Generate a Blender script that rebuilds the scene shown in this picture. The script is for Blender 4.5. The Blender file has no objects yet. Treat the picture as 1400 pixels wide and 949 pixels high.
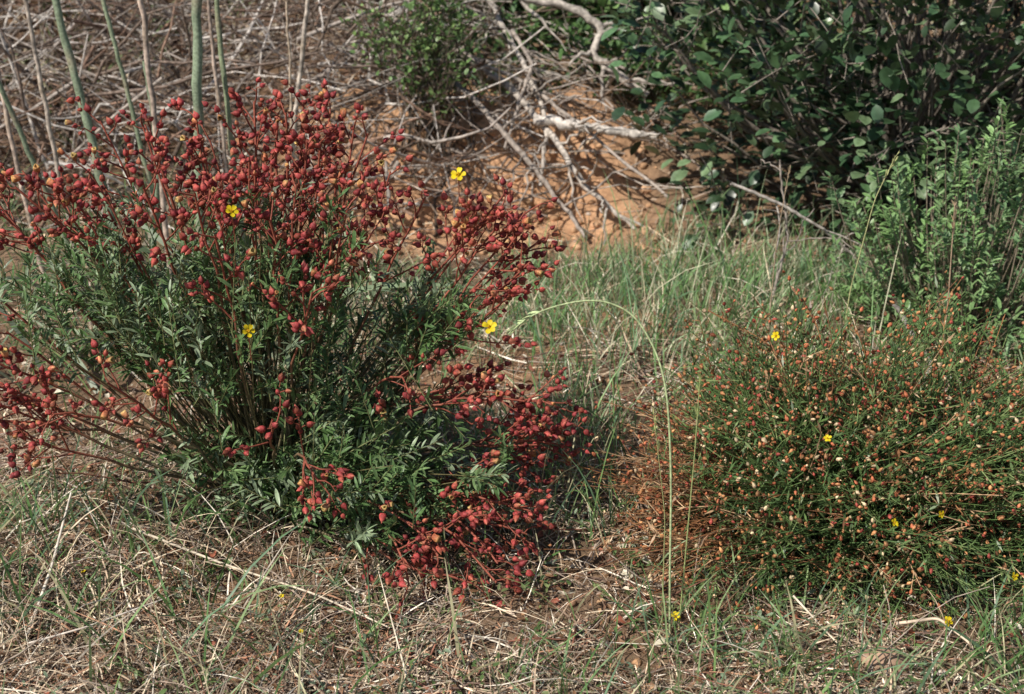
import bpy, math, numpy as np
from mathutils import Vector
rng = np.random.default_rng(11)
scene = bpy.context.scene

# ------------------------------------------------------------ noise
def hsh(ix, iy, seed):
    h = (ix.astype(np.int64)*374761393 + iy.astype(np.int64)*668265263 + seed*144269504) & 0xffffffff
    h = ((h ^ (h >> 13))*1274126177) & 0xffffffff
    return ((h ^ (h >> 16)) & 0xffff)/65535.0
def vn(x, y, seed):
    ix = np.floor(x); iy = np.floor(y); fx = x-ix; fy = y-iy
    fx = fx*fx*(3-2*fx); fy = fy*fy*(3-2*fy)
    a = hsh(ix, iy, seed); b = hsh(ix+1, iy, seed); c = hsh(ix, iy+1, seed); d = hsh(ix+1, iy+1, seed)
    return (a*(1-fx)+b*fx)*(1-fy)+(c*(1-fx)+d*fx)*fy
def fbm(x, y, sc, octv, seed):
    x = np.asarray(x, float); y = np.asarray(y, float)
    r = 0*x; amp = 1.0; tot = 0
    for i in range(octv):
        r = r+amp*(vn(x/sc+i*17.3, y/sc-i*9.1, seed+i)*2-1); tot += amp; amp *= .55; sc *= .48
    return r/tot
def sst(a, b, x):
    t = np.clip((x-a)/(b-a), 0, 1); return t*t*(3-2*t)

# ------------------------------------------------------------ terrain
def bank_mask(x):
    return sst(-1.0, -.45, x)*(1-sst(.20, .50, x))
def H(x, y):
    x = np.asarray(x, float); y = np.asarray(y, float)
    near = np.clip(1-(np.abs(x)+np.abs(y-3))/60, 0, 1)
    yb = 3.95+.16*fbm(x, x*0+3.3, .5, 3, 5)
    bank = .27*sst(yb-.07, yb+.22, y)*bank_mask(x)
    soft = .20*sst(3.3, 4.6, y)*(1-bank_mask(x))
    yy = np.clip(y-4.2, 0, 14)
    slope = .33*yy
    far = .08*np.clip(y-18.2, 0, 60)
    n = .035*fbm(x, y, .55, 3, 21)*near+.014*fbm(x, y, .09, 3, 31)*near
    n = n+.045*np.abs(fbm(x, y, .16, 3, 77))*sst(3.8, 4.05, y)*bank_mask(x)
    mound = .07*np.exp(-(((x+.72)/.22)**2+((y-1.98)/.16)**2))
    big = .5*fbm(x, y, 6, 2, 8)*sst(6, 12, np.hypot(x, y-3))
    return bank+soft+slope+far+n+mound+big

# ------------------------------------------------------------ mesh tools
class Acc:
    def __init__(s): s.v = []; s.f = []; s.c = []; s.m = []; s.n = 0
    def add(s, V, F, C, m=0):
        V = np.asarray(V, float).reshape(-1, 3)
        C = np.broadcast_to(np.asarray(C, float), V.shape)
        s.v.append(V); s.c.append(C)
        fl = F if isinstance(F, list) else [F]
        for f in fl:
            f = np.asarray(f)
            s.f.append(f+s.n); s.m.append(np.full(len(f), m, np.int32))
        s.n += len(V)
    def build(s, name, mats, parent=None, smooth=True):
        V = np.concatenate(s.v); C = np.concatenate(s.c)
        me = bpy.data.meshes.new(name)
        loops = np.concatenate([f.ravel() for f in s.f]).astype(np.int32)
        tot = np.concatenate([np.full(len(f), f.shape[1], np.int32) for f in s.f])
        st = np.concatenate([[0], np.cumsum(tot)[:-1]]).astype(np.int32)
        me.vertices.add(len(V)); me.vertices.foreach_set("co", V.astype(np.float32).ravel())
        me.loops.add(len(loops)); me.polygons.add(len(tot))
        me.loops.foreach_set("vertex_index", loops)
        me.polygons.foreach_set("loop_start", st)
        for mt in mats: me.materials.append(mt)
        me.polygons.foreach_set("material_index", np.concatenate(s.m))
        me.polygons.foreach_set("use_smooth", np.full(len(tot), smooth))
        me.update(calc_edges=True)
        ca = me.attributes.new("Col", 'FLOAT_COLOR', 'POINT')
        ca.data.foreach_set("color", np.concatenate([C, np.ones((len(C), 1))], 1).astype(np.float32).ravel())
        ob = bpy.data.objects.new(name, me); scene.collection.objects.link(ob)
        if parent: ob.parent = parent
        return ob

def empty(name):
    e = bpy.data.objects.new(name, None); e.empty_display_size = .05
    scene.collection.objects.link(e); return e
def nrm(a): return a/np.maximum(np.linalg.norm(a, axis=-1, keepdims=True), 1e-9)
def rnd(n): return nrm(rng.normal(size=(n, 3)))
def U(a, b, n): return rng.uniform(a, b, n)

def tubes(acc, P, R, col, sides=4, m=0):
    P = np.asarray(P, float); n, k, _ = P.shape
    R = np.broadcast_to(np.asarray(R, float), (n, k))
    T = nrm(np.gradient(P, axis=1))
    ref = nrm(np.cross(P[:, -1]-P[:, 0], rnd(n)))[:, None, :]
    A = nrm(np.cross(T, ref)); B = np.cross(T, A)
    an = np.arange(sides)*2*math.pi/sides
    V = P[:, :, None, :]+R[:, :, None, None]*(np.cos(an)[None, None, :, None]*A[:, :, None, :]+np.sin(an)[None, None, :, None]*B[:, :, None, :])
    idx = np.arange(n*k*sides).reshape(n, k, sides); nx = np.roll(idx, -1, 2)
    F = np.stack([idx[:, :-1], nx[:, :-1], nx[:, 1:], idx[:, 1:]], -1).reshape(-1, 4)
    C = np.asarray(col, float)
    if C.ndim == 1: C = np.broadcast_to(C, (n, 3))
    if C.ndim == 2: C = np.broadcast_to(C[:, None, :], (n, k, 3))
    C = np.broadcast_to(C[:, :, None, :], (n, k, sides, 3)).reshape(-1, 3)
    acc.add(V.reshape(-1, 3), F, C, m)

def ribbons(acc, P, W, col, m=0, flat=None):
    P = np.asarray(P, float); n, k, _ = P.shape
    W = np.broadcast_to(np.asarray(W, float), (n, k))
    T = nrm(np.gradient(P, axis=1))
    ref = rnd(n) if flat is None else nrm(flat+rnd(n)*.6)
    S = nrm(np.cross(T, ref[:, None, :]))
    V = np.stack([P-S*W[..., None]*.5, P+S*W[..., None]*.5], 2)
    idx = np.arange(n*k*2).reshape(n, k, 2)
    F = np.stack([idx[:, :-1, 0], idx[:, :-1, 1], idx[:, 1:, 1], idx[:, 1:, 0]], -1).reshape(-1, 4)
    C = np.asarray(col, float)
    if C.ndim == 1: C = np.broadcast_to(C, (n, 3))
    if C.ndim == 2: C = np.broadcast_to(C[:, None, :], (n, k, 3))
    C = np.broadcast_to(C[:, :, None, :], (n, k, 2, 3)).reshape(-1, 3)
    acc.add(V.reshape(-1, 3), F, C, m)

def inst(acc, tpl, pos, d, s, col, m=0, up=None):
    tv, tf, tc = tpl; n = len(pos); d = nrm(d)
    r = rnd(n) if up is None else np.broadcast_to(np.array([0, 0, 1.]), (n, 3))+rnd(n)*up
    X = nrm(np.cross(r, d)); Y = np.cross(d, X)
    s = np.asarray(s, float)
    if s.ndim == 1: s = np.stack([s, s, s], 1)
    V = pos[:, None, :]+tv[None, :, 0, None]*(X*s[:, :1])[:, None, :]+tv[None, :, 1, None]*(Y*s[:, 1:2])[:, None, :]+tv[None, :, 2, None]*(d*s[:, 2:])[:, None, :]
    off = (np.arange(n)*len(tv))[:, None, None]
    F = [(np.asarray(f)[None]+off).reshape(-1, np.asarray(f).shape[1]) for f in tf]
    C = np.broadcast_to(np.asarray(col, float), (n, 3))[:, None, :]*tc[None]
    acc.add(V.reshape(-1, 3), F, C.reshape(-1, 3), m)

def leaf_tpl(hw=.1, fold=.25, droop=.18, wide=.45):
    ts = [.0, .28, .62, .86, 1.]; ws = [0, .8, 1., .6, 0] if wide > .4 else [0, 1., .8, .4, 0]
    v = [(0, 0, 0)]
    for t, w in zip(ts[1:-1], ws[1:-1]):
        for sx in (-1, 0, 1): v.append((sx*w*hw, (abs(sx)*w*hw*fold-droop*t*t), t))
    v.append((0, -droop, 1))
    tri = [(0, 2, 1), (0, 3, 2), (7, 8, 10), (8, 9, 10)]
    q = [(1, 2, 5, 4), (2, 3, 6, 5), (4, 5, 8, 7), (5, 6, 9, 8)]
    c = np.array([[.8]*3]+[[1., 1., 1.], [.8, .85, .75], [1., 1., 1.]]*3+[[1.1]*3])
    return np.array(v, float), [np.array(tri), np.array(q)], c
def mini_leaf(hw=.08, droop=.15):
    v = [(0, 0, 0), (-hw, -.04, .45), (hw, -.04, .45), (0, -droop, 1)]
    return np.array(v, float), [np.array([(0, 2, 3, 1)])], np.array([[.8]*3, [1]*3, [1]*3, [1.1]*3])
def lathe_tpl(prof, sides, cols, ridge=.14):
    v = []; c = []
    for (r, z), cc in zip(prof, cols):
        for i in range(sides):
            a = 2*math.pi*i/sides; rr = r*(1-(ridge if i % 2 else 0))
            v.append((rr*math.cos(a), rr*math.sin(a), z)); c.append(np.array(cc)*(1 if i % 2 == 0 else .72))
    q = []
    for j in range(len(prof)-1):
        for i in range(sides):
            q.append((j*sides+i, j*sides+(i+1) % sides, (j+1)*sides+(i+1) % sides, (j+1)*sides+i))
    return np.array(v, float), [np.array(q)], np.array(c, float)
BUD = lathe_tpl([(.07, 0), (.36, .08), (.49, .32), (.38, .62), (.15, .85), (.02, 1.06)], 6,
                [(.5, .9, .6), (.8, .85, .8), (1, 1, 1), (1.08, 1.2, 1.2), (1.15, 1.8, 1.4), (.8, 1.6, 1.2)], .18)
OPEN = lathe_tpl([(.06, 0), (.32, .08), (.44, .35), (.50, .70), (.42, .95), (.12, .55)], 6,
                 [(.5, .5, .5), (.8, .8, .8), (1, 1, 1), (1.1, 1.4, 1.2), (1.2, 2.2, 1.6), (1, 1.6, 1)], .3)
SBUD = lathe_tpl([(.08, 0), (.42, .3), (.34, .65), (.04, 1.)], 5, [(.7, .7, .6), (1, 1, 1), (1, 1.1, 1), (1.1, 1.2, 1.1)])
NL = leaf_tpl(.1); BL = leaf_tpl(.33, .2, .2); FINE = mini_leaf(.065)
def petal_flower(acc, pos, facing, size, m):
    f = nrm(np.array(facing, float)); a = nrm(np.cross(f, [0.1, .2, 1.])); b = np.cross(f, a)
    ts = [0, .3, .6, .85, 1.0]; ws = [.05, .22, .36, .34, .14]; ph = rng.uniform(0, 6)
    for i in range(5):
        an = i*2*math.pi/5+ph+rng.normal()*.12; d = math.cos(an)*a+math.sin(an)*b; s = np.cross(f, d); cup = rng.uniform(.1, .6)
        V = []
        for t, w in zip(ts, ws):
            for sx in (-1, 0, 1):
                V.append(np.array(pos)+size*(d*t+s*sx*w+f*(cup*math.sin(t*2.2)+.09*abs(sx)*(1 if t < 1 else 2))))
        q = [(r*3+c, r*3+c+1, r*3+c+4, r*3+c+3) for r in range(4) for c in range(2)]
        acc.add(np.array(V), np.array(q), np.array([.85, .66, .02])*rng.uniform(.8, 1.05), m)
    n = 14
    inst(acc, SBUD, np.array(pos)+f*size*.12+rng.normal(size=(n, 3))*size*.1, f+rng.normal(size=(n, 3))*.3, np.full(n, size*.3), np.array([.7, .38, .02]), m)

# ------------------------------------------------------------ materials
def vmat(name, rough=.6, trans=0., spec=.3, nscale=120., namt=.25, bump=0.):
    m = bpy.data.materials.new(name); m.use_nodes = True
    nt = m.node_tree; N = nt.nodes; L = nt.links; N.clear()
    out = N.new('ShaderNodeOutputMaterial'); b = N.new('ShaderNodeBsdfPrincipled')
    at = N.new('ShaderNodeAttribute'); at.attribute_name = "Col"
    tx = N.new('ShaderNodeTexNoise'); tx.inputs['Scale'].default_value = nscale; tx.inputs['Detail'].default_value = 1
    tc = N.new('ShaderNodeNewGeometry'); L.new(tc.outputs['Position'], tx.inputs['Vector'])
    mr = N.new('ShaderNodeMapRange'); mr.inputs['From Min'].default_value = .3; mr.inputs['From Max'].default_value = .7
    mr.inputs['To Min'].default_value = 1-namt; mr.inputs['To Max'].default_value = 1+namt
    L.new(tx.outputs['Fac'], mr.inputs['Value'])
    vm = N.new('ShaderNodeVectorMath'); vm.operation = 'SCALE'
    L.new(at.outputs['Color'], vm.inputs[0]); L.new(mr.outputs['Result'], vm.inputs['Scale'])
    L.new(vm.outputs['Vector'], b.inputs['Base Color'])
    b.inputs['Roughness'].default_value = rough; b.inputs['Specular IOR Level'].default_value = spec
    if bump:
        bp = N.new('ShaderNodeBump'); bp.inputs['Strength'].default_value = bump; bp.inputs['Distance'].default_value = .004
        L.new(tx.outputs['Fac'], bp.inputs['Height']); L.new(bp.outputs['Normal'], b.inputs['Normal'])
    if trans > 0:
        tr = N.new('ShaderNodeBsdfTranslucent'); mx = N.new('ShaderNodeMixShader'); mx.inputs['Fac'].default_value = trans
        L.new(vm.outputs['Vector'], tr.inputs['Color']); L.new(b.outputs[0], mx.inputs[1]); L.new(tr.outputs[0], mx.inputs[2])
        L.new(mx.outputs[0], out.inputs['Surface'])
    else: L.new(b.outputs[0], out.inputs['Surface'])
    return m
M_leaf = vmat("leaf", .42, .2, .45, 150)
M_dleaf = vmat("glossy_leaf", .36, 0, .5, 60)
M_stem = vmat("stem", .65, 0, .25, 200, .3)
M_bud = vmat("bud", .62, 0, .25, 320, .4)
M_petal = vmat("petal", .5, .25, .2, 200, .1)
M_straw = vmat("straw", .65, 0, .3, 90, .35)
M_grass = vmat("grass_blade", .45, .25, .35, 60, .2)
M_wood = vmat("weathered_wood", .8, 0, .2, 70, .45, .6)
M_rock = vmat("stone", .9, 0, .2, 60, .35, .8)

def ground_mat():
    m = bpy.data.materials.new("soil"); m.use_nodes = True
    nt = m.node_tree; N = nt.nodes; L = nt.links
    b = N['Principled BSDF']; b.inputs['Roughness'].default_value = .95; b.inputs['Specular IOR Level'].default_value = .1
    g = N.new('ShaderNodeNewGeometry')
    def noise(s, d, r=.6):
        t = N.new('ShaderNodeTexNoise'); t.inputs['Scale'].default_value = s; t.inputs['Detail'].default_value = d; t.inputs['Roughness'].default_value = r
        L.new(g.outputs['Position'], t.inputs['Vector']); return t
    at = N.new('ShaderNodeAttribute'); at.attribute_name = "Col"
    n1 = noise(5, 5, .7); n2 = noise(60, 6, .75)
    mr = N.new('ShaderNodeMapRange'); mr.inputs['From Min'].default_value = .25; mr.inputs['From Max'].default_value = .75
    mr.inputs['To Min'].default_value = .5; mr.inputs['To Max'].default_value = 1.5
    L.new(n2.outputs['Fac'], mr.inputs['Value'])
    mr1 = N.new('ShaderNodeMapRange'); mr1.inputs['From Min'].default_value = .3; mr1.inputs['From Max'].default_value = .7
    mr1.inputs['To Min'].default_value = .75; mr1.inputs['To Max'].default_value = 1.25
    L.new(n1.outputs['Fac'], mr1.inputs['Value'])
    mu = N.new('ShaderNodeMath'); mu.operation = 'MULTIPLY'; L.new(mr.outputs[0], mu.inputs[0]); L.new(mr1.outputs[0], mu.inputs[1])
    vm = N.new('ShaderNodeVectorMath'); vm.operation = 'SCALE'; L.new(at.outputs['Color'], vm.inputs[0]); L.new(mu.outputs[0], vm.inputs['Scale'])
    L.new(vm.outputs[0], b.inputs['Base Color'])
    bp = N.new('ShaderNodeBump'); bp.inputs['Strength'].default_value = 1; bp.inputs['Distance'].default_value = .011
    L.new(n2.outputs['Fac'], bp.inputs['Height']); L.new(bp.outputs['Normal'], b.inputs['Normal'])
    return m
M_soil = ground_mat()

# ------------------------------------------------------------ ground
def axis(a, b, n, far, k=26):
    mid = np.linspace(a, b, n); st = (b-a)/n
    e = np.geomspace(st*1.5, far, k)
    return np.concatenate([(a-e)[::-1], mid, b+e])
gx = axis(-2.6, 2.6, 340, 90); gy = axis(1.1, 6.2, 340, 110)
X, Y = np.meshgrid(gx, gy); Z = H(X, Y)
ny, nx = X.shape
idx = np.arange(nx*ny).reshape(ny, nx)
F = np.stack([idx[:-1, :-1], idx[:-1, 1:], idx[1:, 1:], idx[1:, :-1]], -1).reshape(-1, 4)
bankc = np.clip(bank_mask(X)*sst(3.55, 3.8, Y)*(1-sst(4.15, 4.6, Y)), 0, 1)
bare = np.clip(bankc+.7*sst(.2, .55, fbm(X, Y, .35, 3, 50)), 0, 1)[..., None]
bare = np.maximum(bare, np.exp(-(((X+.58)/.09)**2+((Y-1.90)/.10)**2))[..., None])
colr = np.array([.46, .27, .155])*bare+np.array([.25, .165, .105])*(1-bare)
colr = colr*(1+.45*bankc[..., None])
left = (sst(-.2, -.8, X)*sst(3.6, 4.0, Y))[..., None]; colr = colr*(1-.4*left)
painted_shade = (np.exp(-(((X+.45)/.35)**2+((Y-2.3)/.22)**2))+np.exp(-(((X-.5)/.45)**2+((Y-2.15)/.28)**2)))[..., None]
colr = colr*(1-.45*np.clip(painted_shade, 0, 1))  # shade beneath and between the shrubs painted into the soil colour
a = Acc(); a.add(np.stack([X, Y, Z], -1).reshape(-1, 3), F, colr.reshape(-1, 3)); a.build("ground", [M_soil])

def pal(cols, n, w=None, jit=.15):
    c = np.array(cols)[rng.choice(len(cols), n, p=w)]
    return c*(1+rng.normal(size=(n, 1))*jit).clip(.4, 1.7)
STRAW = [(.68, .56, .40), (.47, .35, .24), (.21, .145, .10), (.76, .68, .56), (.35, .27, .21), (.40, .215, .13)]

# ------------------------------------------------------------ litter
def lie(n, x0, x1, y0, y1, lmin, lmax, wid, arch=.01, k=4, th=.48, sl=1.4):
    x = U(x0, x1, n*2); y = U(y0, y1, n*2)
    dens = th+sl*fbm(x, y, .22, 3, 91)
    keep = rng.random(2*n) < np.clip(dens, .14, 1)
    x = x[keep][:n]; y = y[keep][:n]; n = len(x)
    an = U(0, 2*math.pi, n); Ln = lmin+(lmax-lmin)*rng.random(n)**2.2
    t = np.linspace(0, 1, k)[None]
    bend = rng.normal(size=n)[:, None]*.25
    px = x[:, None]+Ln[:, None]*(np.cos(an)[:, None]*t-np.sin(an)[:, None]*bend*t*t)
    py = y[:, None]+Ln[:, None]*(np.sin(an)[:, None]*t+np.cos(an)[:, None]*bend*t*t)
    z = H(px, py)+.001+(rng.random(n)**2)[:, None]*arch+(rng.normal(size=n)[:, None]*.22*Ln[:, None]*t).clip(0, .1)
    return np.stack([px, py, z], -1), Ln
a = Acc()
for (n, x0, x1, y0, y1, l0, l1, w, ar) in [(27000, -1.15, 1.2, 1.45, 2.5, .008, .10, .0020, .016), (4000, -1.1, -.3, 1.45, 2.05, .02, .12, .0022, .03), (8000, -1.6, 1.8, 2.5, 3.9, .02, .16, .003, .02),
                                       (4500, -2.6, 2.8, 3.9, 6.0, .03, .25, .005, .03), (3000, -4, 4, -1, 1.45, .03, .2, .004, .02)]:
    P, Ln = lie(n, x0, x1, y0, y1, l0, l1, w, ar)
    W = (w*U(.5, 1.3, len(P)))[:, None]*np.array([.8, 1, .9, .4])[None]
    cc = pal(STRAW, len(P), [.16, .2, .25, .08, .19, .12], .28)
    cc = cc*(1+.3*fbm(P[:, 0, 0], P[:, 0, 1], .3, 3, 64))[:, None]
    und = np.exp(-(((P[:, 0, 0]-.5)/.5)**2+((P[:, 0, 1]-2.25)/.3)**2))+np.exp(-(((P[:, 0, 0]+.4)/.4)**2+((P[:, 0, 1]-2.3)/.25)**2))
    kk = rng.random(len(P)) > .6*und; P = P[kk]; W = W[kk]; cc = cc[kk]
    if y0 >= 2.4:
        yc = P[:, 0, 1]
        kb = ~((yc > 3.6) & (yc < 4.3) & (bank_mask(P[:, 0, 0]) > .4) & (rng.random(len(P)) < .88))
        P = P[kb]; W = W[kb]; cc = cc[kb]
    ribbons(a, P, W, cc, 0, np.array([0, 0, 1.]))
a.build("dry_grass_litter", [M_straw], smooth=False)
a = Acc()
P, Ln = lie(900, -1.1, 1.2, 1.5, 2.9, .04, .26, 0, .02, 6)
P += rng.normal(size=P.shape)*.002
tubes(a, P, (U(.0009, .0024, len(P)))[:, None]*np.linspace(1, .5, 6)[None], pal([(.2, .13, .1), (.42, .34, .27), (.27, .12, .08)], len(P)), 4)
a.build("fallen_twigs", [M_wood])
a = Acc()
n = 5200; x = U(-1.1, 1.2, n); y = U(1.5, 2.9, n)
inst(a, leaf_tpl(.28, 1.0, .5), np.stack([x, y, H(x, y)+U(.001, .012, n)], 1), rng.normal(size=(n, 3))*[1, 1, .3], .004+.02*rng.random(n)**2,
     pal([(.40, .24, .14), (.24, .13, .08), (.66, .58, .48), (.34, .11, .07)], n), 0, .8)
a.build("dead_leaf_litter", [M_straw])
PEB = lathe_tpl([(.05, -.3), (.42, -.2), (.5, .05), (.36, .28), (.05, .36)], 7, [(1, 1, 1)]*5, .12)
a = Acc(); n = 1800; x = U(-1.2, 1.3, n); y = U(1.5, 4.2, n)
s = (.004+.016*rng.random(n)**4)
inst(a, PEB, np.stack([x, y, H(x, y)+s*.1], 1), np.array([0, 0, 1])+rng.normal(size=(n, 3))*.35, np.stack([s*U(.8, 1.5, n), s, s*.9], 1),
     pal([(.45, .26, .14), (.38, .28, .2), (.6, .52, .45), (.3, .17, .1)], n))
n = 450; x = U(-.7, .42, n); y = U(3.6, 4.2, n); s = .008+.03*rng.random(n)**3
inst(a, PEB, np.stack([x, y, H(x, y)+s*.1], 1), np.array([0, 0, 1])+rng.normal(size=(n, 3))*.5, np.stack([s*U(.8, 1.6, n), s, s], 1), pal([(.60, .37, .22), (.50, .30, .17)], n))
a.build("pebbles", [M_rock])

# ------------------------------------------------------------ grass
def blades(a, x, y, L0, L1, w, cols, lean=.35, bendf=.5, k=5, wts=None, power=1.):
    n = len(x); Ln = L0+(L1-L0)*rng.random(n)**power
    d = np.array([0, 0, 1.])+rng.normal(size=(n, 3))*[lean, lean, 0]; d = nrm(d)
    h = nrm(d*[1, 1, 0]+1e-6); t = np.linspace(0, 1, k)[None, :, None]
    bn = (U(0, bendf, n)**1)[:, None, None]
    b0 = np.stack([x, y, H(x, y)-.004], 1)
    P = b0[:, None]+Ln[:, None, None]*(d[:, None]*t+bn*(h[:, None]*t**2*.9-np.array([0, 0, 1.])*t**2.5*.7))
    W = (w*U(.6, 1.3, n))[:, None]*np.interp(np.linspace(0, 1, k), [0, .3, .7, 1], [.7, 1, .7, .08])[None]
    c = pal(cols, n, wts)
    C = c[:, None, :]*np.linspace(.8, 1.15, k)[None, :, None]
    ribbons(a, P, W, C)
def tuft(nt, per, x0, x1, y0, y1, sp, th=-1, seed=5):
    cx = U(x0, x1, nt); cy = U(y0, y1, nt); k = fbm(cx, cy, .3, 2, seed) > th
    k &= ~((cy > 3.55) & (cy < 4.25) & (bank_mask(cx) > .3) & (rng.random(nt) < .90))
    cx = cx[k]; cy = cy[k]
    x = np.repeat(cx, per); y = np.repeat(cy, per)
    return x+rng.normal(size=len(x))*sp, y+rng.normal(size=len(y))*sp
GREEN = [(.13, .25, .08), (.19, .31, .11), (.27, .37, .17), (.50, .47, .28), (.15, .25, .14)]
a = Acc()
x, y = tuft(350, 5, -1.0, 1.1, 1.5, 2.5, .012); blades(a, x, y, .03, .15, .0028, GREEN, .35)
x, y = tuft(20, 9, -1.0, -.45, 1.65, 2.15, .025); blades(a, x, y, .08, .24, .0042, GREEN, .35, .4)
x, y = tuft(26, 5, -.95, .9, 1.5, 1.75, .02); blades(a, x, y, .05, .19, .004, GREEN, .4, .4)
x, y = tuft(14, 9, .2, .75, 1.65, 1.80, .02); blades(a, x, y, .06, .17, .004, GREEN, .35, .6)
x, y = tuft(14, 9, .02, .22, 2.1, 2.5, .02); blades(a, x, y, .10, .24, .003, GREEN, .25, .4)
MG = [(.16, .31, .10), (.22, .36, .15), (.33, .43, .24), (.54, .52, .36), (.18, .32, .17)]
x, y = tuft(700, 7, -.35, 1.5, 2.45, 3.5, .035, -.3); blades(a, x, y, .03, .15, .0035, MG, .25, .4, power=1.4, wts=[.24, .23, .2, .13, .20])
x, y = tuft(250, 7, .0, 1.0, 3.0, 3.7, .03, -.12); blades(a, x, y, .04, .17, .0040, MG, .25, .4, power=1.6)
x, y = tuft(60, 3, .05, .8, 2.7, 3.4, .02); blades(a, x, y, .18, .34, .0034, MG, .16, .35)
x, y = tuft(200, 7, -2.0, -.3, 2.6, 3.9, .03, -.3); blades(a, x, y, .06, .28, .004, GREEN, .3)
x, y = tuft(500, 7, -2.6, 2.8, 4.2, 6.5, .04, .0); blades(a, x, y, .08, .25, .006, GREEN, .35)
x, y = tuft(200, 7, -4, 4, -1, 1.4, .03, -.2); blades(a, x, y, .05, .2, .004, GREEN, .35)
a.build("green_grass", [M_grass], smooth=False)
a = Acc()
x, y = tuft(360, 5, -1.05, 1.1, 1.5, 2.6, .015); blades(a, x, y, .03, .13, .0018, STRAW[:5], .8, .9)
x, y = tuft(110, 9, -1.05, -.35, 1.5, 2.1, .02); blades(a, x, y, .05, .18, .0022, STRAW[:5], .65, .9)
x, y = tuft(300, 5, -.6, 1.6, 2.5, 3.6, .03, -.2); blades(a, x, y, .05, .20, .0026, [(.66, .56, .4), (.5, .42, .28), (.75, .68, .54)], .4, .6)
x, y = tuft(450, 6, -2.6, 1.0, 4.1, 6.3, .04); blades(a, x, y, .06, .3, .004, STRAW[:5], .7, .9)
a.build("dry_grass", [M_straw], smooth=False)
a = Acc(); nh = 760; cx = U(-.95, 1., nh); cy = U(1.5, 2.35, nh); per = 13
c0 = pal([(.13, .20, .07), (.20, .24, .10), (.25, .13, .07), (.21, .27, .18)], nh)
hh = U(.008, .05, nh)
x = np.repeat(cx, per); y = np.repeat(cy, per); hz = np.repeat(hh, per)*rng.random(nh*per)
dd = rng.normal(size=(nh*per, 3))*[1, 1, .5]+[0, 0, .5]
x = x+rng.normal(size=len(x))*.011; y = y+rng.normal(size=len(x))*.011
inst(a, leaf_tpl(.2), np.stack([x, y, H(x, y)+hz], 1), dd, U(.005, .016, nh*per), np.repeat(c0, per, 0), 0, .5)
nb_ = 560; cx = U(-.2, 1.2, nb_); cy = U(4.3, 5.8, nb_); k = fbm(cx, cy, .4, 2, 14) > -.3; cx = cx[k]; cy = cy[k]; nb_ = len(cx)
x = np.repeat(cx, 18)+rng.normal(size=nb_*18)*.04; y = np.repeat(cy, 18)+rng.normal(size=nb_*18)*.04
inst(a, leaf_tpl(.22), np.stack([x, y, H(x, y)+U(0, .13, len(x))], 1), rnd(len(x))+[0, 0, .5], U(.02, .045, len(x)), np.repeat(pal([(.07, .14, .05), (.11, .21, .07), (.17, .27, .10)], nb_), 18, 0), 0, .5)
a.build("small_herbs", [M_leaf])

# ------------------------------------------------------------ rush rose shrub (left, red buds)
shrub = empty("rush_rose_shrub")
base = np.array([-.42, 2.22, 0.]); base[2] = float(H(base[0], base[1]))
tips = [(-.80, 2.25, .60), (-.76, 2.1, .62), (-.68, 2.3, .67), (-.64, 2.1, .64), (-.595, 2.25, .68), (-.52, 2.3, .68), (-.55, 2.05, .63), (-.47, 2.2, .66), (-.42, 2.3, .70), (-.36, 2.25, .70),
        (-.40, 2.1, .66), (-.30, 2.3, .68), (-.33, 2.1, .62), (-.23, 2.25, .66), (-.19, 2.2, .61), (-.25, 2.1, .58), (-.476, 2.05, .62), (-.44, 2.0, .57), (-.30, 2.0, .48),
        (-.27, 2.1, .55), (-.82, 2.2, .54), (-.88, 2.15, .48), (-.88, 2.25, .60), (-.14, 2.2, .57), (-.06, 2.2, .55), (-.015, 2.2, .57), (.05, 2.2, .50), (.03, 2.15, .48),
        (.0, 2.15, .42), (-.07, 2.15, .40), (-.82, 2.0, .34), (-.76, 1.98, .25), (-.70, 1.98, .29), (-.78, 2.05, .40), (-.88, 2.0, .42), (-.60, 1.95, .35), (-.85, 2.0, .26),
        (-.357, 1.93, .30), (-.30, 1.93, .20), (-.167, 2.05, .31), (-.11, 2.1, .28), (-.06, 2.1, .26), (.024, 2.15, .235), (.095, 2.15, .22), (.085, 2.15, .14), (.04, 2.1, .10), (.03, 2.0, .07),
        (-.06, 2.0, .10), (-.15, 1.92, .05), (.01, 2.05, .09), (-.06, 1.90, .04), (-.68, 2.2, .60),
        (-.50, 2.25, .64), (-.56, 2.2, .64), (-.38, 2.2, .64), (-.28, 2.2, .62), (-.36, 2.05, .58), (-.72, 2.15, .60), (-.34, 2.3, .70), (-.26, 2.3, .66),
        (-.22, 2.15, .52), (-.02, 2.18, .53), (.01, 2.16, .52),
        (-.16, 1.88, .05), (-.03, 1.88, .05), (-.11, 1.90, .09), (.03, 1.97, .13),
        (-.46, 2.12, .60), (-.40, 2.15, .62), (-.66, 2.12, .57), (-.33, 2.2, .66), (.02, 2.2, .55), (.05, 2.12, .19),
        (-.38, 2.28, .68), (-.31, 2.25, .65), (-.02, 2.2, .545), (-.80, 2.0, .30), (.07, 2.13, .17), (-.02, 1.92, .06), (-.60, 2.28, .67)]
SP, SR, SC = [], [], []
bp_, bd_, br_ = [], [], []
RED = np.array([.29, .085, .055])
def bez(p0, p1, p2, k):
    t = np.linspace(0, 1, k)[:, None]; return (1-t)**2*p0+2*t*(1-t)*p1+t*t*p2
def addt(P, r0, r1, c, K=12):
    SP.append(P); SR.append(np.linspace(r0, r1, K)); SC.append(c)
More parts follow.
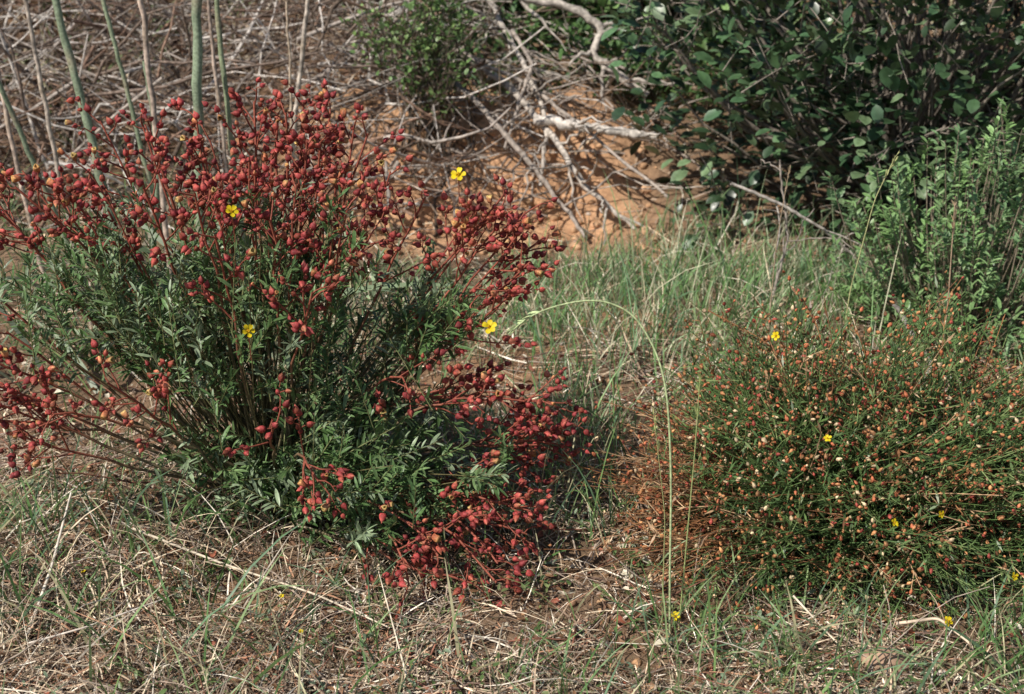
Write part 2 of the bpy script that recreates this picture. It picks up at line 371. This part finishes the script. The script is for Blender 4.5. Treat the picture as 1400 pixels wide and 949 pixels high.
for tp in tips:
    tp = np.array(tp); b = base+np.append(rng.normal(size=2)*.03, 0)
    low = tp[2] < .33
    mid = b*.45+tp*.55+np.array([0, 0, .10 if low else -.02])+rng.normal(size=3)*.04
    if not low: mid[:2] = b[:2]*.5+tp[:2]*.5
    P = bez(b, mid, tp, 12)+rng.normal(size=(12, 3))*.003
    tcol = sst(.45, .8, np.linspace(0, 1, 12))[:, None]; addt(P, .0034, .0018, np.array([.17, .14, .08])*(1-tcol)+RED*tcol)
    Lt = np.linalg.norm(tp-b)
    nb = rng.integers(3, 10); span = rng.uniform(.12, .22)/max(Lt, .25)
    for i in range(nb):
        f = 1-span*(i/nb)-.01; j = f*11; j0 = int(min(j, 10)); q = P[j0]+(P[j0+1]-P[j0])*(j-j0)
        tan = nrm(P[min(j0+1, 11)]-P[max(j0-1, 0)])
        sd = nrm(np.cross(tan, rnd(1)[0])); Lb = rng.uniform(.025, .055)+.07*(i/nb)
        d = nrm(tan*.8+sd*.75+np.array([0, 0, .05]))
        Q = bez(q, q+d*Lb*.5+rng.normal(size=3)*.007, q+d*Lb+np.array([0, 0, rng.uniform(-.02, .015)])*1., 12)
        addt(Q, .0017, .0012, np.tile(RED, (12, 1)))
        m = max(3, int(Lb/.0115))
        for s_ in range(m):
            g = 1-(s_/m)**1.5*.62; w = Q[int(g*11)]
            d2 = nrm(d*.8+rnd(1)[0]*1.0) if s_ else nrm(d+rnd(1)[0]*.3)
            e = w+d2*rng.uniform(.004, .012); addt(bez(w, (w+e)/2+[0, 0, .001], e, 12), .0010, .0010, np.tile(RED, (12, 1)))
            bp_.append(e); bd_.append(d2+np.array([0, 0, rng.uniform(-.6, .4)])); br_.append(rng.uniform(.0085, .0165))
a = Acc(); SP = np.array(SP); SR = np.array(SR); SC = np.array(SC)
big = SR[:, 0] > .002; tubes(a, SP[big], SR[big], SC[big], 4); tubes(a, SP[~big][:, ::3], SR[~big][:, ::3], SC[~big][:, ::3], 3)
def region(n, c, r):
    d = rnd(n)*(rng.random((n, 1))**.4); return np.array(c)+d*np.array(r)
T = np.concatenate([region(300, (-.41, 2.2, .35), (.27, .25, .22)), region(180, (-.16, 2.06, .17), (.21, .18, .12)), region(120, (-.66, 2.2, .45), (.19, .2, .13)), region(60, (-.12, 2.2, .40), (.10, .12, .07)), region(40, (-.44, 2.1, .15), (.16, .12, .08)), region(75, (-.45, 2.12, .53), (.32, .14, .09))])
T = T[(T[:, 2] > .07) & (T[:, 2] > .15-.8*(T[:, 0]+.62)) & (fbm(T[:, 0]+T[:, 1]*.5, T[:, 2]+T[:, 1]*.3, .13, 2, 88) > -.28)]; n = len(T)
Bs = base+rng.normal(size=(n, 3))*[.04, .04, 0]
t = np.linspace(0, 1, 9)[None, :, None]
mid = Bs*.5+T*.5+rng.normal(size=(n, 3))*.03; mid[:, :2] += (T-Bs)[:, :2]*.08
PS = (1-t)**2*Bs[:, None]+2*t*(1-t)*mid[:, None]+t*t*T[:, None]
sub = rng.random(n) < .28
tubes(a, PS[sub], np.linspace(.0018, .0007, 9)[None], np.array([.15, .13, .06])[None, None]*np.ones((sub.sum(), 9, 1)), 4)
sd = nrm(nrm(T-PS[:, 6])+rng.normal(size=(n, 3))*.35+np.array([0, 0, .1]))
SL = U(.06, .15, n); S0 = T-sd*SL[:, None]
tubes(a, S0[:, None]+sd[:, None]*SL[:, None, None]*np.linspace(0, 1, 5)[None, :, None], np.linspace(.0012, .0006, 5)[None], np.array([.18, .19, .08]), 3)
a.build("stems", [M_stem], shrub)
per = 23; tt = np.tile(np.linspace(.05, 1, per), n); D = np.repeat(sd, per, 0)
pos = np.repeat(S0, per, 0)+D*(np.repeat(SL, per)*tt)[:, None]
rad = nrm(np.cross(D, rnd(n*per))); ld = D*(.5+.5*tt[:, None])+rad*.8
cl = np.repeat(pal([(.12, .21, .075), (.10, .18, .065), (.17, .26, .11), (.26, .33, .21)], n, [.31, .22, .24, .23]), per, 0)*U(.75, 1.3, n*per)[:, None]
a = Acc(); inst(a, NL, pos, ld, U(.014, .034, n*per)*(1.1-.3*tt), cl, 0, .5); a.build("leaves", [M_leaf], shrub)
bp_ = np.array(bp_); bd_ = np.array(bd_); br_ = np.array(br_); n = len(bp_)
op = rng.random(n) < .06
cb = pal([(.36, .055, .052), (.27, .042, .044), (.43, .08, .065), (.33, .07, .048), (.47, .14, .085)], n, [.30, .25, .22, .15, .08], .22)
a = Acc(); sc = np.stack([br_*.84, br_*.84, br_], 1)
inst(a, BUD, bp_[~op], bd_[~op], sc[~op], cb[~op]); inst(a, OPEN, bp_[op], bd_[op], sc[op], pal([(.45, .14, .07), (.50, .20, .10)], op.sum()))
a.build("buds", [M_bud], shrub)
a = Acc()
for p, sz in [((-.085, 2.2, .605), .0125), ((-.41, 2.0, .605), .010), ((-.385, 1.93, .445), .010), ((-.035, 2.10, .385), .012), ((-.825, 2.1, .40), .009)]:
    petal_flower(a, p, (rng.uniform(-.5, .4), -.6, rng.uniform(.2, .9)), sz, 0)
    P = bez(np.array(p)+[0, .01, -.05], np.array(p)+[0, .01, -.02], np.array(p), 12); tubes(a, P[None], .0009, RED, 4)
a.build("flowers", [M_petal], shrub)

# ------------------------------------------------------------ broom rose shrub (right)
sh2 = empty("broom_rose_shrub")
b2 = np.array([.56, 2.12, 0.]); b2[2] = float(H(.56, 2.12))
n = 2700
el = np.arcsin(rng.random(n)**.85*.99+.005); az = U(0, 2*math.pi, n)
D = np.stack([np.cos(el)*np.cos(az), np.cos(el)*np.sin(az), np.sin(el)], 1)
rr = (.5+.5*rng.random(n)**.6)*(1+.40*fbm(D[:, 0]*1.5+4, D[:, 2]*1.5+D[:, 1], .45, 3, 3))*(1+.2*(rng.random(n) < .10)*rng.random(n))
T = b2+D*rr[:, None]*np.array([.53, .35, .40])+[.04, 0, .01]
T[:, 2] = np.maximum(T[:, 2], .015)
Bs = b2+rng.normal(size=(n, 3))*[.13, .06, 0]
mid = Bs*.5+T*.5+np.array([0, 0, .04])+rng.normal(size=(n, 3))*.035
t = np.linspace(0, 1, 7)[None, :, None]
PS = (1-t)**2*Bs[:, None]+2*t*(1-t)*mid[:, None]+t*t*T[:, None]+rng.normal(size=(n, 7, 3))*.003
dryp = np.clip(sst(.38, .16, T[:, 0])*sst(.34, .1, T[:, 2])+.18+.35*fbm(T[:, 0], T[:, 2], .12, 2, 40), 0, 1); dry = rng.random(n) < dryp
cg = pal([(.11, .18, .055), (.085, .15, .05), (.17, .23, .085)], n); cd = pal([(.34, .16, .07), (.23, .11, .055), (.46, .30, .17)], n)
cs = np.where(dry[:, None], cd, cg)
a = Acc(); tubes(a, PS, np.linspace(.0013, .0007, 7)[None], cs, 3)
k = 5; m = n*k; f = U(.45, 1, m)*6; si = np.repeat(np.arange(n), k); j = np.minimum(f.astype(int), 5)
q = PS[si, j]+(PS[si, j+1]-PS[si, j])*(f-j)[:, None]; tan = nrm(PS[si, j+1]-PS[si, j])
d = nrm(tan+rnd(m)*.85); Lt = U(.015, .04, m); e = q+d*Lt[:, None]
ribbons(a, q[:, None]+(e-q)[:, None]*np.linspace(0, 1, 2)[None, :, None], .0014, np.repeat(cs, k, 0)*1.05)
a.build("stems", [M_stem], sh2)
a = Acc()
hi = .42+.35*sst(.05, .3, e[:, 2])
kb = rng.random(m) < hi; k2_ = rng.random(m) < .22
ep = np.concatenate([e[kb], (q+d*Lt[:, None]*.6)[k2_]]); nb = len(ep)
BC = [(.44, .13, .065), (.50, .22, .10), (.64, .46, .30), (.32, .15, .075), (.36, .07, .055)]
bs = U(.0045, .0095, nb)
inst(a, SBUD, ep, rng.normal(size=(nb, 3))+[0, 0, .6], np.stack([bs, bs, bs*1.2], 1), pal(BC, nb, [.27, .28, .13, .20, .12], .28))
a.build("buds", [M_bud], sh2)
k2 = 13; m2 = n*k2; si = np.repeat(np.arange(n), k2); f = U(.3, 1, m2)*6; j = np.minimum(f.astype(int), 5)
q2 = PS[si, j]+(PS[si, j+1]-PS[si, j])*(f-j)[:, None]; tan = nrm(PS[si, j+1]-PS[si, j])
ok = ~dry[si] | (rng.random(m2) < .45)
a = Acc(); inst(a, mini_leaf(.09), q2[ok], (tan+rnd(m2)*1.0)[ok], U(.012, .026, m2)[ok], (np.repeat(cs, k2, 0)*U(.7, 1.3, m2)[:, None])[ok], 0, .6)
a.build("leaves", [M_leaf], sh2)
a = Acc()
for p in [(.40, 2.0, .41), (.455, 1.85, .31), (.545, 1.79, .205), (.61, 1.79, .22), (.72, 1.77, .13), (.63, 1.76, .06), (.245, 1.82, .03)]:
    petal_flower(a, p, (rng.uniform(-.8, .6), -.6, rng.uniform(.2, 1.2)), rng.uniform(.0055, .0078), 0)
for p in [(-.31, 1.78, .03), (-.35, 1.86, .04), (-.66, 1.9, .06)]:
    petal_flower(a, p, (.1, -.4, 1), .004, 0)
a.build("flowers", [M_petal], sh2)

# ------------------------------------------------------------ background bushes
def leafy_bush(name, c, r, ncl, per, crad, ls, tpl, cols, mat, nbr=60, flat=.5, wcol=(.10, .08, .06), zmin=None, shell=.5):
    e = empty(name); c = np.array(c); g = np.array([c[0], c[1], float(H(c[0], c[1]))])
    d = rnd(ncl); cc = c+d*(shell+(1-shell)*rng.random((ncl, 1))**.7)*np.array(r)*(1+.45*fbm(d[:, 0]*2, d[:, 2]*2, .7, 3, 9))[:, None]
    gz = H(cc[:, 0], cc[:, 1]); cc = cc[cc[:, 2] > gz+.02]; ncl = len(cc)
    a = Acc(); m = min(nbr, ncl); t = np.linspace(0, 1, 10)[None, :, None]
    B = g+rng.normal(size=(m, 3))*[.05, .05, 0]; T = cc[:m]; mid = B*.5+T*.5+rng.normal(size=(m, 3))*np.array(r)*.15
    P = (1-t)**2*B[:, None]+2*t*(1-t)*mid[:, None]+t*t*T[:, None]+rng.normal(size=(m, 10, 3))*.006
    tubes(a, P, np.linspace(.011, .002, 10)[None]*U(.5, 1.2, m)[:, None]*min(1, r[0]*2.2), np.array(wcol), 5)
    m3 = ncl*2; q = np.repeat(cc, 2, 0); dd = rnd(m3)*crad
    tubes(a, (q-dd*.9)[:, None]+(2*dd)[:, None]*np.linspace(0, 1, 4)[None, :, None]+rng.normal(size=(m3, 4, 3))*.004, np.linspace(.002, .001, 4)[None], np.array(wcol)*1.3, 3)
    a.build("branches", [M_wood], e)
    N = ncl*per; pos = np.repeat(cc, per, 0)+rng.normal(size=(N, 3))*crad*.55
    ld = nrm(pos-g)+rnd(N)*.9
    col = np.repeat(pal(cols, ncl, None, .25), per, 0)*U(.7, 1.3, N)[:, None]
    a = Acc(); inst(a, tpl, pos, ld, U(ls*.5, ls*1.3, N), col, 0, flat); a.build("leaves", [mat], e)
    return e
leafy_bush("dark_evergreen_bush", (1.10, 3.85, .56), (.80, .62, .78), 460, 22, .105, .044, BL, [(.05, .10, .05), (.075, .14, .065), (.04, .075, .035), (.13, .19, .10)], M_dleaf, 170, wcol=(.21, .18, .15))
leafy_bush("grey_green_bush", (1.75, 4.2, .5), (.62, .5, .6), 260, 24, .09, .035, NL, [(.15, .20, .10), (.18, .23, .12), (.22, .24, .13)], M_leaf, 60)
leafy_bush("small_leaved_bush", (-.24, 4.02, .52), (.17, .12, .24), 85, 20, .045, .017, BL, [(.18, .28, .09), (.22, .32, .12), (.12, .20, .07)], M_leaf, 30, shell=.2)
leafy_bush("hillside_bush", (.38, 4.75, .62), (.50, .28, .32), 220, 22, .08, .036, BL, [(.07, .14, .05), (.11, .20, .07), (.18, .28, .11)], M_leaf, 60)
leafy_bush("hillside_bush", (-1.6, 5.6, 1.0), (.6, .5, .5), 120, 22, .08, .03, BL, [(.07, .11, .04), (.1, .14, .06)], M_leaf, 40)
def shoot_bush(name, c, r, n, per, ls, cols, sl=(.08, .16), tpl=NL):
    e = empty(name); g = np.array([c[0], c[1], float(H(c[0], c[1]))])
    d = rnd(n)
    T = np.array(c)+d*(rng.random((n, 1))**.35)*np.array(r)*(1+.4*fbm(d[:, 0]*2+3, d[:, 2]*2, .7, 2, 19))[:, None]; T = T[T[:, 2] > H(T[:, 0], T[:, 1])+.03]; n = len(T)
    B = g+(T-g)*[.45, .45, 0]*.6+rng.normal(size=(n, 3))*[.03, .03, 0]; t = np.linspace(0, 1, 8)[None, :, None]
    mid = (B+T)/2+(T-B)*[.15, .15, -.05]
    P = (1-t)**2*B[:, None]+2*t*(1-t)*mid[:, None]+t*t*T[:, None]
    a = Acc(); tubes(a, P, np.linspace(.0028, .001, 8)[None], np.array([.27, .22, .16]), 3); a.build("stems", [M_stem], e)
    sd = nrm(np.array([0, 0, .8])+nrm(T-g)*.7+rng.normal(size=(n, 3))*.3); SL = U(sl[0], sl[1], n)
    tt = np.tile(np.linspace(0, 1, per), n); D = np.repeat(sd, per, 0)
    pos = np.repeat(T-sd*SL[:, None], per, 0)+D*(np.repeat(SL, per)*tt)[:, None]
    ld = D*.7+nrm(np.cross(D, rnd(n*per)))*.9
    a = Acc(); inst(a, tpl, pos, ld, U(ls*.7, ls*1.2, n*per), np.repeat(pal(cols, n), per, 0), 0, .4); a.build("leaves", [M_leaf], e)
shoot_bush("upright_green_shrub", (1.02, 3.02, .16), (.31, .25, .36), 340, 22, .026, [(.22, .36, .14), (.28, .42, .19), (.19, .31, .15)], tpl=leaf_tpl(.16))
shoot_bush("upright_green_shrub", (1.42, 3.3, .2), (.35, .30, .40), 240, 20, .028, [(.22, .31, .17), (.27, .34, .21)], tpl=leaf_tpl(.14))

# ------------------------------------------------------------ dry brush, hillside left
a = Acc(); n = 2800
x = U(-2.7, -.15, n); y = U(3.75, 5.6, n); Ln = U(.15, .8, n)
d = nrm(rng.normal(size=(n, 3))*[1, .6, .6]+[0.2, 0, .15]); k = 6; t = np.linspace(0, 1, k)[None, :, None]
P = np.stack([x, y, H(x, y)+.32*rng.random(n)**1.4], 1)[:, None]+d[:, None]*Ln[:, None, None]*(t-.4)+rnd(n)[:, None]*(t-.5)**2*.4*Ln[:, None, None]+rng.normal(size=(n, k, 3))*.008
hz = H(P[..., 0], P[..., 1]); P[..., 2] = np.maximum(P[..., 2], hz+.003)
tubes(a, P, (.0014+.0065*rng.random(n)**3)[:, None]*np.linspace(1, .4, k)[None], pal([(.20, .15, .12), (.38, .33, .29), (.11, .08, .06), (.60, .55, .50), (.28, .18, .13)], n), 4)
a.build("dry_brush", [M_wood])
def branch(pts, r0, r1, col, nt=8, tl=.2, name="dead_branch"):
    pts = np.array(pts, float); L = len(pts); tt = np.linspace(0, L-1, 28)
    P = np.stack([np.interp(tt, range(L), pts[:, i]) for i in range(3)], 1)
    Ps = P.copy(); Ps[1:-1] = (P[:-2]+P[1:-1]*2+P[2:])/4; Ps += rng.normal(size=Ps.shape)*r0*.22
    a = Acc(); tubes(a, Ps[None], (np.linspace(r0, r1, 28)*U(.85, 1.15, 28))[None], np.array(col), 8)
    for i in range(nt):
        j = rng.integers(4, 26); tan = nrm(Ps[j]-Ps[j-1]); dd = nrm(tan*.8+rnd(1)[0]*.9+[0, -.1, .2]); l = tl*rng.uniform(.4, 1.2)
        Q = bez(Ps[j], Ps[j]+dd*l*.5+rnd(1)[0]*.03, Ps[j]+dd*l+rnd(1)[0]*.04, 9)+rng.normal(size=(9, 3))*.004
        tubes(a, Q[None], np.linspace(r1*.8, .0012, 9)[None], np.array(col)*rng.uniform(.8, 1.1), 5)
    return a.build(name, [M_wood])
PALE = (.46, .41, .36); GR = (.34, .29, .25)
branch([(-.32, 4.5, .46), (-.19, 4.4, .42), (0, 4.15, .34), (.12, 3.95, .24), (.21, 3.83, .12), (.34, 3.75, .04)], .014, .006, PALE, 12, .28)
branch([(-.15, 4.4, .62), (.04, 4.3, .58), (.2, 4.3, .545), (.27, 4.28, .49), (.24, 4.25, .43), (.31, 4.22, .37), (.4, 4.2, .31)], .013, .011, PALE, 10, .2)
branch([(.07, 4.0, .285), (.18, 3.93, .28), (.28, 3.90, .275), (.39, 3.9, .26)], .015, .012, (.55, .5, .45), 4, .15)
branch([(-.25, 4.2, .42), (-.1, 4.0, .33), (.04, 3.88, .2), (.14, 3.78, .09), (.2, 3.7, .03)], .010, .005, GR, 10, .22)
branch([(-.45, 4.5, .52), (-.2, 4.3, .44), (.05, 4.1, .36), (.2, 3.95, .27), (.42, 3.7, .14)], .009, .004, GR, 10, .25)
branch([(-.1, 4.6, .58), (.0, 4.35, .44), (.06, 4.15, .36), (.1, 4.0, .28), (.08, 3.88, .12)], .009, .005, PALE, 9, .22)
branch([(.0, 4.2, .50), (.06, 4.1, .42), (.02, 4.0, .33), (-.02, 3.92, .22)], .007, .004, GR, 6, .2)
branch([(.5, 3.15, .33), (.62, 3.15, .28), (.72, 3.15, .22), (.80, 3.17, .15)], .004, .003, PALE, 5, .15)
branch([(.60, 3.12, .03), (.64, 3.15, .2), (.61, 3.17, .38)], .004, .002, GR, 5, .15)
branch([(.76, 2.65, .22), (.84, 2.65, .10), (.88, 2.6, .03), (1.0, 2.5, .0)], .005, .004, PALE, 5, .18)
branch([(.86, 2.55, .02), (.92, 2.5, .05), (.98, 2.4, .03), (1.08, 2.3, .0)], .006, .004, PALE, 4, .15)
a = Acc(); n = 270; x = U(-.5, .5, n); y = U(3.9, 4.8, n); Ln = U(.1, .5, n); d = nrm(rng.normal(size=(n, 3))*[1, .8, .3]+[.5, -.3, 0])
k = 8; t = np.linspace(0, 1, k)[None, :, None]
P = np.stack([x, y, H(x, y)+.12*rng.random(n)], 1)[:, None]+d[:, None]*Ln[:, None, None]*(t-.5)+rnd(n)[:, None]*(t-.5)**2*.3*Ln[:, None, None]+rng.normal(size=(n, k, 3))*.004
P[..., 2] = np.maximum(P[..., 2], H(P[..., 0], P[..., 1])+.004)
tubes(a, P, U(.001, .005, n)[:, None]*np.linspace(1, .5, k)[None], pal([PALE, GR, (.22, .16, .12)], n), 5)
a.build("branch_debris", [M_wood])

# ------------------------------------------------------------ tall reed stalks
def stalks(name, L, mat):
    a = Acc()
    for (p0, p1, r, c) in L:
        p0 = np.array(p0, float); p0[2] = float(H(p0[0], p0[1]))-.01; p1 = np.array(p1, float)
        P = bez(p0, (p0+p1)/2+rng.normal(size=3)*[.04, .04, 0], p1, 34)+rng.normal(size=(34, 3))*.0012; rad = np.linspace(r, r*.7, 34)*U(.92, 1.08, 34)
        C = np.array(c)[None]*U(.75, 1.2, 34)[:, None]
        C[::7] = C[::7]*.4+np.array([.35, .28, .2])*.6; rad[::7] *= 1.15
        tubes(a, P[None], rad[None], C[None], 10)
    return a.build(name, [mat])
GS = (.24, .30, .20)
stalks("green_reed_stalks", [((-.84, 3.0, 0), (-1.0, 3.05, 1.0), .0105, GS), ((-.72, 3.1, 0), (-.63, 3.1, 1.2), .012, GS), ((-.62, 3.2, 0), (-.66, 3.2, 1.1), .007, (.28, .33, .2)),
                             ((-.88, 3.1, 0), (-.80, 3.1, .62), .007, GS), ((-.95, 3.1, 0), (-1.15, 3.0, .8), .007, GS), ((-.78, 3.15, 0), (-.9, 3.1, .9), .006, (.28, .34, .22))], M_stem)
stalks("dry_stalks", [((-.76, 3.0, 0), (-.77, 3.0, 1.1), .007, (.48, .38, .31)), ((-.98, 3.1, 0), (-1.03, 3.05, .9), .006, (.5, .43, .36)), ((-.66, 3.3, 0), (-.70, 3.3, 1.2), .005, (.48, .38, .31)),
                      ((-.62, 3.6, 0), (-.46, 3.5, .9), .007, (.6, .52, .44)), ((-1.1, 3.2, 0), (-1.2, 3.3, 1.1), .006, (.48, .38, .31)), ((-.55, 3.3, 0), (-.53, 3.4, .7), .004, (.5, .4, .3))], M_wood)
a = Acc(); n = 60; x = U(-1.15, -.45, n); y = U(2.7, 3.3, n); blades(a, x, y, .25, .58, .014, [(.24, .33, .21), (.32, .38, .27), (.19, .26, .14), (.45, .4, .3)], .5, .7, 9)
a.build("reed_leaves", [M_grass])

# ------------------------------------------------------------ individual stems
def stem(name, pts, r, c, mat, sides=6, seeds=0, tap=.5):
    pts = np.array(pts, float); L = len(pts); tt = np.linspace(0, L-1, 60)
    P = np.stack([np.interp(tt, range(L), pts[:, i]) for i in range(3)], 1)
    for _ in range(8): P[1:-1] = (P[:-2]+P[1:-1]*2+P[2:])/4
    a = Acc(); tubes(a, P[None], np.linspace(r, r*tap, 60)[None], np.array(c), sides)
    if seeds:
        jj = rng.integers(48, 60, seeds); inst(a, NL, P[jj], nrm(P[jj]-P[jj-3])+rnd(seeds)*.35, U(.012, .02, seeds), np.array(c)*1.2, 0)
    return a.build(name, [mat])
stem("arching_grass_stem", [(.235, 1.80, 0), (.230, 1.80, .12), (.229, 1.82, .26), (.221, 1.84, .38), (.208, 1.86, .435), (.175, 1.88, .49), (.135, 1.88, .51), (.10, 1.88, .512), (.05, 1.88, .500), (.017, 1.88, .482), (-.005, 1.88, .46)], .0017, (.42, .50, .26), M_stem, 6, 12, .65)
stem("grass_stem", [(.25, 1.82, 0), (.255, 1.82, .15), (.26, 1.82, .3), (.262, 1.82, .42)], .0013, (.36, .42, .17), M_stem, 5, 8)
stem("grass_stem", [(.225, 1.82, 0), (.222, 1.82, .2), (.2, 1.82, .36)], .0011, (.35, .37, .16), M_stem, 5, 8)
stem("grass_stem", [(.62, 2.5, 0), (.63, 2.5, .3), (.66, 2.5, .48), (.69, 2.5, .56)], .0016, (.42, .42, .2), M_stem, 5, 12)
stem("grass_stem", [(.80, 2.45, 0), (.80, 2.45, .3), (.79, 2.45, .5)], .0020, (.42, .3, .2), M_stem, 5, 12)
stem("grass_stem", [(.54, 2.8, 0), (.545, 2.8, .3), (.56, 2.8, .45)], .0016, (.4, .3, .2), M_stem, 5, 8)
stem("straw_stalk", [(-.60, 1.98, .09), (-.45, 1.93, .055), (-.30, 1.86, .045), (-.18, 1.79, .03)], .0024, (.65, .55, .42), M_straw)
stem("straw_stalk", [(-.72, 1.80, .01), (-.70, 1.88, .08), (-.68, 1.95, .17)], .003, (.7, .62, .52), M_straw)
stem("straw_stalk", [(-.70, 1.75, .03), (-.62, 1.76, .05), (-.52, 1.82, .06)], .002, (.66, .58, .5), M_straw)
stem("straw_stalk", [(.42, 1.83, .06), (.48, 1.75, .02), (.52, 1.68, .01)], .0018, (.7, .6, .46), M_straw)
stem("straw_stalk", [(.56, 1.77, .05), (.62, 1.77, .06), (.66, 1.73, .04), (.655, 1.70, .01)], .0028, (.68, .54, .4), M_straw)
stem("straw_stalk", [(-.15, 1.70, .01), (-.2, 1.85, .09)], .0016, (.7, .6, .46), M_straw)

def rock(p, s, col):
    bpy.ops.mesh.primitive_ico_sphere_add(subdivisions=4, radius=1, location=(0, 0, 0))
    o = bpy.context.object; o.name = "rock"; me = o.data; n = len(me.vertices)
    co = np.empty(n*3, np.float32); me.vertices.foreach_get("co", co); co = co.reshape(-1, 3)
    f = fbm(co[:, 0]+co[:, 2]*.7, co[:, 1]-co[:, 2]*.5, .8, 4, 61); co = co*(1+.35*f)[:, None]
    co = np.sign(co)*np.abs(co)**.8*np.array(s)+[p[0], p[1], float(H(p[0], p[1]))+s[2]*.15]
    me.vertices.foreach_set("co", co.astype(np.float32).ravel()); me.materials.append(M_rock)
    ca = me.attributes.new("Col", 'FLOAT_COLOR', 'POINT'); ca.data.foreach_set("color", np.tile([*col, 1], n).astype(np.float32))
    me.update()
rock((.53, 1.72), (.036, .028, .022), (.38, .25, .17))
rock((.30, 1.80), (.014, .012, .010), (.4, .3, .22))
rock((-.10, 3.95), (.06, .05, .04), (.58, .35, .20))
rock((-.34, 3.85), (.05, .04, .04), (.58, .35, .20))

# ------------------------------------------------------------ camera, light
cd = bpy.data.cameras.new("camera"); cam = bpy.data.objects.new("camera", cd); scene.collection.objects.link(cam)
cam.location = (0, 0, 1.2); cam.rotation_euler = (math.radians(90-22), 0, 0); cd.lens = 50; cd.sensor_width = 36
cd.clip_start = .05; cd.clip_end = 500; cd.dof.use_dof = True; cd.dof.focus_distance = 2.25; cd.dof.aperture_fstop = 6.3
scene.camera = cam
el = math.radians(49); s = Vector((-.80, -.60, 0)).normalized()*math.cos(el)+Vector((0, 0, math.sin(el)))
ld = bpy.data.lights.new("sun", 'SUN'); ld.energy = 5.0; ld.angle = math.radians(.53); ld.color = (1, .94, .85)
lo = bpy.data.objects.new("sun", ld); scene.collection.objects.link(lo); lo.rotation_euler = s.to_track_quat('Z', 'Y').to_euler()
w = bpy.data.worlds.new("World"); scene.world = w; w.use_nodes = True
sk = w.node_tree.nodes.new('ShaderNodeTexSky'); sk.sky_type = 'NISHITA'; sk.sun_disc = False
sk.sun_elevation = el; sk.sun_rotation = math.atan2(s.x, s.y)
bg = w.node_tree.nodes['Background']; bg.inputs[1].default_value = .085
w.node_tree.links.new(sk.outputs[0], bg.inputs[0])
scene.view_settings.view_transform = 'Standard'; scene.view_settings.look = 'None'; scene.view_settings.exposure = 0
